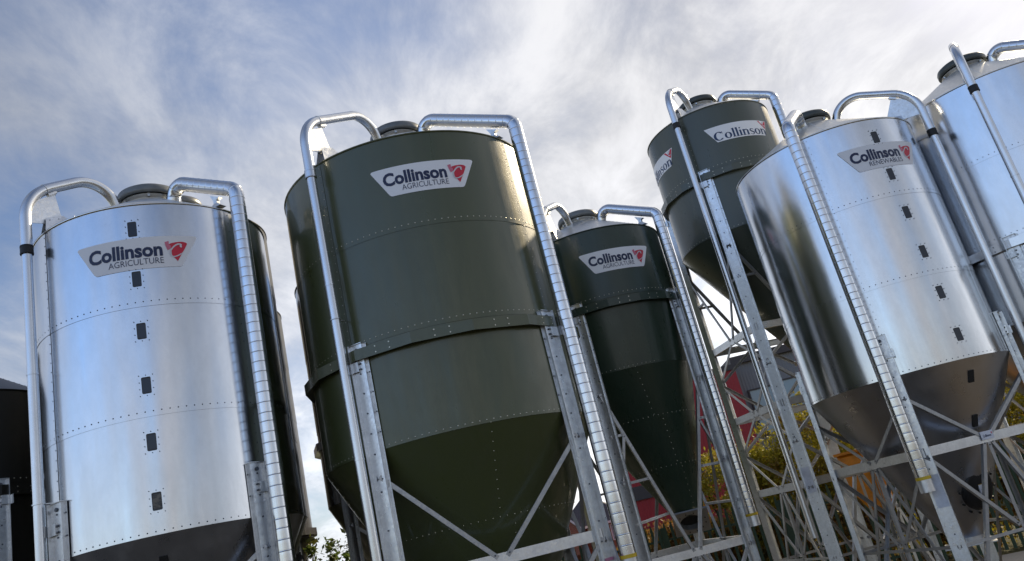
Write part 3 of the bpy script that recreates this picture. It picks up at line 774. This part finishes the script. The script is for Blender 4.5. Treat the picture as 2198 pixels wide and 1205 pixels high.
# ------------------------------------------------------------------ ground
def f_ground(t, b, col, rough):
    a = nz(t, .6, 8, .6); c = nz(t, 14, 6, .7)
    x = cmix(t, mr(t, a, .35, .7, 0, 1), tuple(q*.75 for q in col), col); t.links.new(cmix(t, mr(t, c, .3, .8, .2, 1), x, tuple(q*1.2 for q in col)), b.inputs['Base Color'])
    bump(t, b, [(c, .5, .01)])
def f_grass(t, b, col, rough):
    a = nz(t, 3, 8, .6); t.links.new(cmix(t, mr(t, a, .35, .7, 0, 1), (.035, .05, .012), (.12, .10, .03)), b.inputs['Base Color'])
    bump(t, b, [(nz(t, 30, 5, .7), 1, .05)])
MT['ground'] = mat('worn_asphalt', (.075, .062, .046), .9, 0, f_ground); MT['paving'] = mat('pale_concrete', (.40, .37, .32), .85, 0, f_ground); MT['grass'] = mat('rough_grass', (.06, .07, .02), .95, 0, f_grass)
def sheet(name, x0, y0, x1, y1, zz_, m, n=1):
    mb = MB(); mb.poly([(x0, y0, zz_), (x1, y0, zz_), (x1, y1, zz_), (x0, y1, zz_)]); o = mb.build(name, MT[m]); tag(o, kind='structure'); return o
sheet('ground', -900, -900, 900, 900, -.012, 'grass')
mb = MB(); mb.poly([(-40, -40, 0), (60, -40, 0), (60, .5, 0), (-40, 31.5, 0)]); tag(mb.build('yard', MT['ground']), kind='structure')
mb = MB(); mb.poly([(7.0, 15.6, .004), (16, 13.0, .004), (16, 15.3, .004), (7.0, 18.0, .004)]); tag(mb.build('path', MT['paving']), kind='structure')

# ------------------------------------------------------------------ palisade fence
MT['fence'] = mat('green_fence_paint', (.012, .045, .03), .4)
def fence_y(x): return 20.4-.31*x
fr = empty('palisade_fence', (2, fence_y(2), 0)); tag(fr, 'dark green steel palisade fence with pointed pales behind the silos', 'fence')
fx = Vector((1, -.31, 0)).normalized(); fn = Vector((-.31, -1, 0)).normalized()
fr_o = Vector((2, fence_y(2), 0)); HT = 2.1
bay = 2.75
for b in range(-3, 5):
    s0 = b*bay
    mb = MB(); p = fx*s0; mb.frame_box(p+UP*1.0, fx*.05, fn*.03, UP*1.0); mb.build('post', MT['fence'], fr)
    mb = MB()
    for zz_ in (.35, 1.72):
        mb = MB(); mb.frame_box(p+fx*bay/2-fn*-.035+UP*zz_, fx*(bay/2-.05), fn*.004, UP*.025); mb.build('rail', MT['fence'], fr)
    mb = MB(); npal = 17
    for k in range(npal):
        c = p+fx*(bay*(k+.5)/npal)+fn*.052; w = .034
        for dx, dn in ((-.022, .008), (0, .014), (.022, .008)):
            mb.frame_box(c+fx*dx+fn*dn+UP*(HT/2-.04), fx*.012, fn*.002, UP*(HT/2-.1))
        mb.poly([c+fx*-.034+fn*.014+UP*(HT-.14), c+fx*.034+fn*.014+UP*(HT-.14), c+fx*.012+fn*.02+UP*HT, c-fx*.012+fn*.02+UP*HT])
        mb.poly([c+fx*.034+fn*.010+UP*(HT-.14), c+fx*-.034+fn*.010+UP*(HT-.14), c-fx*.012+fn*.016+UP*HT, c+fx*.012+fn*.016+UP*HT])
    mb.build('pales', MT['fence'], fr)

# ------------------------------------------------------------------ shrubs and trees
def leafmat(name, c1, c2, c3):
    def fn(t, b, col, rough):
        a = nz(t, 9, 3, .6); g = nz(t, 1.4, 2, .5)
        x = cmix(t, mr(t, a, .35, .65, 0, 1), c1, c2); t.links.new(cmix(t, mr(t, g, .5, .68, 0, 1), x, c3), b.inputs['Base Color'])
        try: b.inputs['Transmission Weight'].default_value = 0
        except Exception: pass
        tr = t.nodes.new('ShaderNodeBsdfTranslucent'); mx = t.nodes.new('ShaderNodeMixShader'); mx.inputs[0].default_value = .45
        x2 = b.inputs['Base Color'].links[0].from_socket; t.links.new(x2, tr.inputs[0])
        t.links.new(b.outputs[0], mx.inputs[1]); t.links.new(tr.outputs[0], mx.inputs[2])
        t.links.new(mx.outputs[0], t.nodes['Material Output'].inputs[0])
    return mat(name, c1, .55, 0, fn)
MT['leafA'] = leafmat('autumn_leaf', (.24, .24, .02), (.42, .34, .03), (.22, .13, .02))
MT['leafB'] = leafmat('green_leaf', (.07, .12, .025), (.13, .17, .04), (.15, .12, .03))
MT['leafC'] = leafmat('grey_leaf', (.10, .11, .07), (.15, .15, .10), (.17, .13, .08))
MT['leafD'] = leafmat('brown_leaf', (.24, .10, .035), (.30, .20, .03), (.10, .09, .02))
MT['bark'] = mat('bark', (.08, .06, .045), .9, 0, f_dirt)
def shrub(name, x, y, rx, ry, h, n, m, label, cat, group=None, ls=.05, z0=.2, seed=1, slim=.45):
    rnd = random.Random(seed)
    root = empty(name, (x, y, 0)); tag(root, label, cat, group)
    mb = MB(); tips = []
    for k in range(9):
        a = rnd.uniform(0, 2*pi); l = rnd.uniform(.55, .95)
        top = Vector((cos(a)*rx*l*.8, sin(a)*ry*l*.8, h*rnd.uniform(.65, 1.0))); p0 = Vector((cos(a)*.1, sin(a)*.1, 0)); pm = p0.lerp(top, .5)+Vector((rnd.uniform(-.15, .15), rnd.uniform(-.15, .15), .1*h))
        mb.tube([p0, pm, top], [.03*h/2, .02*h/2, .006], 6); tips += [pm, top, pm.lerp(top, .5)]
        for q in range(4):
            s_ = p0.lerp(top, rnd.uniform(.3, .95)); e = s_+Vector((rnd.uniform(-.4, .4)*rx, rnd.uniform(-.4, .4)*ry, rnd.uniform(.1, .5)*h*.4)); mb.tube([s_, e], [.008, .003], 4); tips.append(e)
    mb.build('trunk' if cat == 'tree' else 'stems', MT['bark'], root)
    mb = MB(); cl = []
    for k in range(int(22+n/250)):
        a = rnd.uniform(0, 2*pi); zz_ = rnd.random(); rr = sqrt(rnd.random())*(1-.55*max(0, zz_-.5)*2*slim)
        cl.append((Vector((cos(a)*rx*rr, sin(a)*ry*rr, z0+(h-z0)*zz_)), rnd.uniform(.12, .34)*min(rx, h)*.8))
    for t_ in tips: cl.append((t_, rnd.uniform(.1, .22)*min(rx, h)*.7))
    for k in range(n):
        c, r_ = rnd.choice(cl)
        d = Vector((rnd.gauss(0, 1), rnd.gauss(0, 1), rnd.gauss(0, 1))); d = d*(r_*.55)
        p = c+d
        if p.z < .02: continue
        u = Vector((rnd.gauss(0, 1), rnd.gauss(0, 1), rnd.gauss(0, 1))).normalized(); w = u.cross(Vector((rnd.gauss(0, 1), rnd.gauss(0, 1), rnd.gauss(0, 1)))).normalized()
        s_ = ls*rnd.uniform(.6, 1.3); b = len(mb.v)
        mb.v += [tuple(p-u*s_), tuple(p+w*s_*.42-u*s_*.1), tuple(p+u*s_), tuple(p-w*s_*.42-u*s_*.1)]
        mb.face((b, b+1, b+2, b+3))
    mb.build('crown' if cat == 'tree' else 'foliage', MT[m], root)
    return root
# yellowing shrubs beyond the fence
sp = [(4.2, 21.6, 1.6, 1.0, 3.4, 'leafA'), (6.2, 21.4, 1.8, 1.1, 3.9, 'leafA'), (8.3, 20.8, 1.8, 1.1, 4.1, 'leafA'), (10.6, 19.4, 1.8, 1.1, 3.6, 'leafA'), (2.4, 21.9, 1.2, .9, 1.9, 'leafD'),
      (12.8, 18.6, 1.7, 1.1, 3.2, 'leafA')]
lab = ['yellow green shrub beyond the fence, directly below the red building', 'tall yellowing shrub beyond the fence, behind the lattice tower', 'yellow green bush beyond the fence, left of the orange hopper',
       'bush beyond the fence behind the legs of the right silver silo', 'low rusty bush beyond the fence, under the dark green hopper', 'bush beyond the fence near the right edge of the photo']
for i, (x, y, rx, ry, h, m) in enumerate(sp):
    shrub('shrub', x, y, rx, ry, h, 22000, m, lab[i], 'shrub', 'shrubs beyond the fence', .055, .1, 20+i, .5)
for i, (x, y) in enumerate([(1.6, 20.8), (3.2, 20.2), (4.8, 19.8), (6.4, 19.3), (8.0, 18.8), (9.6, 18.3)]):
    shrub('undergrowth_plant', x, y, .9, .35, 1.8, 6000, 'leafD', ['brown and yellow undergrowth at the left end of the fence, below the brick house', 'brown undergrowth behind the fence below the square outlet', 'rusty undergrowth behind the fence between the two green silos',
          'yellow brown undergrowth behind the fence at the foot of the lattice tower', 'brown undergrowth behind the fence below the orange hopper', 'brown undergrowth behind the fence at the legs of the right silver silo'][i], 'plant', 'undergrowth along the fence', .05, .02, 40+i, .2)
# bushes seen low between the leftmost silos
shrub('shrub', -4.45, 15.7, .75, .6, 3.45, 2200, 'leafB', 'leafy green bush low in the gap between the left silver silo and the olive silo', 'shrub', 'bushes in the gap', .065, .3, 61, .9)
shrub('shrub', -5.1, 20.2, 1.1, .8, 3.75, 5200, 'leafC', 'greyish feathery bush just right of the leafy bush in the gap', 'shrub', 'bushes in the gap', .035, .3, 62, .9)

# ------------------------------------------------------------------ buildings
def f_brick(t, b, col, rough):
    c = t.nodes.new('ShaderNodeTexCoord'); br = t.nodes.new('ShaderNodeTexBrick'); mp_ = t.nodes.new('ShaderNodeMapping'); mp_.inputs['Rotation'].default_value = (radians(90), 0, 0)
    t.links.new(c.outputs['Object'], mp_.inputs[0]); t.links.new(mp_.outputs[0], br.inputs[0]); br.inputs['Scale'].default_value = 4.5
    br.inputs['Color1'].default_value = (.33, .11, .05, 1); br.inputs['Color2'].default_value = (.24, .075, .04, 1); br.inputs['Mortar'].default_value = (.3, .25, .2, 1)
    t.links.new(br.outputs[0], b.inputs['Base Color'])
def f_clad(t, b, col, rough):
    c = t.nodes.new('ShaderNodeTexCoord'); w = t.nodes.new('ShaderNodeTexWave'); w.inputs['Scale'].default_value = 2.6; w.bands_direction = 'X'
    t.links.new(c.outputs['Object'], w.inputs[0]); bump(t, b, [(w.outputs[0], .5, .03)])
MT['redclad'] = mat('red_cladding', (.34, .012, .020), .5, 0, f_clad); MT['greyclad'] = mat('grey_cladding', (.20, .20, .21), .6, 0, f_clad)
MT['trim'] = mat('dark_trim', (.06, .05, .05), .6); MT['wtrim'] = mat('white_trim', (.7, .7, .68), .5)
MT['glass'] = mat('window_glass', (.16, .28, .36), .08, .0, None, 1.0)
MT['brick'] = mat('red_brick', (.3, .1, .05), .85, 0, f_brick); MT['tiles'] = mat('slate_roof', (.065, .06, .065), .7, 0, f_dirt)
# red clad building with a grey wing
bd = empty('workshop_building', (6, 33, 0)); tag(bd, 'red and grey clad industrial building beyond the fence behind the silos', 'building')
def bx(x0, x1, y0, y1, z0, z1, name, m, par):
    mb = MB(); mb.box(((x0+x1)/2-6, (y0+y1)/2-33, (z0+z1)/2), (x1-x0, y1-y0, z1-z0)); return mb.build(name, MT[m], par)
w1 = bx(2.0, 7.5, 31, 41, 0, 6.75, 'red_wall', 'redclad', bd)
w2 = bx(7.5, 22, 32, 44, 0, 7.05, 'grey_wall', 'greyclad', bd)
bx(1.9, 7.6, 30.9, 41.1, 6.75, 6.95, 'roof_trim', 'trim', bd); bx(7.6, 22.1, 31.8, 44.1, 7.05, 7.35, 'roof_trim', 'trim', bd)
bx(10.6, 11.5, 31.9, 32.02, 4.2, 7.05, 'red_panel', 'redclad', bd)
bx(2.0, 7.52, 30.92, 31.0, 2.9, 3.4, 'wall_band', 'trim', bd)
for (x0, z0, x1, z1) in ((8.0, 4.2, 8.9, 5.9), (9.25, 4.5, 10.25, 6.0), (11.9, 4.5, 13.1, 6.0), (14, 4.5, 15.2, 6), (8.0, 1.5, 9.2, 3), (10, 1.5, 11.2, 3), (12, 1.5, 13.2, 3)):
    fr_ = MB()
    for a, b_, c_, d_ in ((x0-.06, x1+.06, z1, z1+.06), (x0-.06, x1+.06, z0-.06, z0), (x0-.06, x0, z0, z1), (x1, x1+.06, z0, z1), (x0, x1, z0+(z1-z0)*.35-.02, z0+(z1-z0)*.35+.02)):
        fr_.box(((a+b_)/2-6, 31.95-33, (c_+d_)/2), (b_-a, .1, d_-c_))
    wf = fr_.build('window', MT['trim'], bd)
    g = MB(); g.box(((x0+x1)/2-6, 31.97-33, (z0+z1)/2), (x1-x0, .05, z1-z0)); g.build('pane', MT['glass'], wf)
mb = MB(); mb.cyl((4.0-6, 30.6-33, 3.4), (4.0-6, 31-33, 3.4), .22, 16); mb.build('wall_lamp', MT['plate'], bd)
# brick house
hs = empty('brick_house', (.55, 45, 0)); tag(hs, 'red brick house with a dark tiled roof, seen under the olive silo', 'house')
mb = MB(); mb.box((.6, 3.5, 1.25), (3.6, 7, 2.5)); hw = mb.build('wall', MT['brick'], hs)
mb = MB(); zt_, z1_ = 2.5, 4.15
e = [Vector(p) for p in ((-1.5, -.35, zt_), (2.75, -.35, zt_), (2.75, 7.4, zt_), (-1.5, 7.4, zt_))]; r0, r1 = Vector((.45, 1.6, z1_)), Vector((.9, 5.4, z1_))
mb.poly([e[0], e[1], r0]); mb.poly([e[1], e[2], r1, r0]); mb.poly([e[2], e[3], r1]); mb.poly([e[3], e[0], r0, r1]); mb.poly(e[::-1])
rfh = mb.build('roof', MT['tiles'], hs)
mb = MB(); mb.box((.62, -.38, 2.44), (4.3, .06, .12)); mb.build('gutter', MT['wtrim'], rfh)
mb = MB(); mb.poly([(-1.45, -.30, 2.2), (-.2, -.30, 2.2), (-.8, -.30, 3.0)]); 
mb = MB(); mb.prism([(-.65, 1.2), (.65, 1.2), (.65, 2.35), (0, 3.05), (-.65, 2.35)], Vector((-.75, -1.2, 0)), Vector((-.75, 0, 0)), Vector((1, 0, 0)), UP); mb.build('porch_gable', MT['brick'], hs)
mb = MB()
for s_ in (-1, 1):
    d = Vector((s_*.65, 0, -.70)).normalized(); nn = Vector((s_*.70, 0, .65)).normalized()
    mb.frame_box(Vector((-.75+s_*.36, -.65, 2.72)), d*.56, Vector((0, .68, 0)), nn*.05)
mb.build('porch_roof', MT['wtrim'], hs)
for x0 in (.2, 1.4):
    mb = MB(); mb.box((x0+.35, -.03, 1.9), (.75, .06, .85)); wf = mb.build('window', MT['wtrim'], hs)
    for q in (-.17, .17):
        mb = MB(); mb.box((x0+.35+q, -.065, 1.9), (.29, .02, .72)); mb.build('pane', MT['glass'], wf)

# orange hopper standing behind the right silver silo
MT['orange'] = mat('orange_plastic', (.72, .27, .01), .45, 0, f_dirt)
oh = empty('orange_hopper', (5.55, 15.9, 0), radians(-20)); oh.scale = (.86, .86, .98); tag(oh, 'orange plastic hopper seen between the legs under the right silver silo', 'hopper')
mb = MB(); prof = [(-.42, 2.62), (-.36, 1.95), (-.12, 1.55), (.28, 1.50), (.40, 1.62), (.42, 2.62)]
p0 = []; 
for y_, s_ in ((-.42, .9), (-.36, 1.0), (.36, 1.0), (.42, .9)):
    p0.append([Vector((x*s_, y_, 2.1+(zq-2.1)*s_)) for x, zq in prof])
mb.grid(p0, 0, False, closed=True); mb.poly(p0[0][::-1]); mb.poly(p0[-1]); mb.build('body', MT['orange'], oh)
mb = MB(); mb.box((0, 0, 2.64), (.94, .94, .05)); mb.build('rim', MT['orange'], oh)
for sx in (-1, 1):
    for sy in (-1, 1):
        mb = MB(); mb.box((sx*.4, sy*.45, .85), (.05, .05, 1.7)); mb.build('leg', MT['galv'], oh)
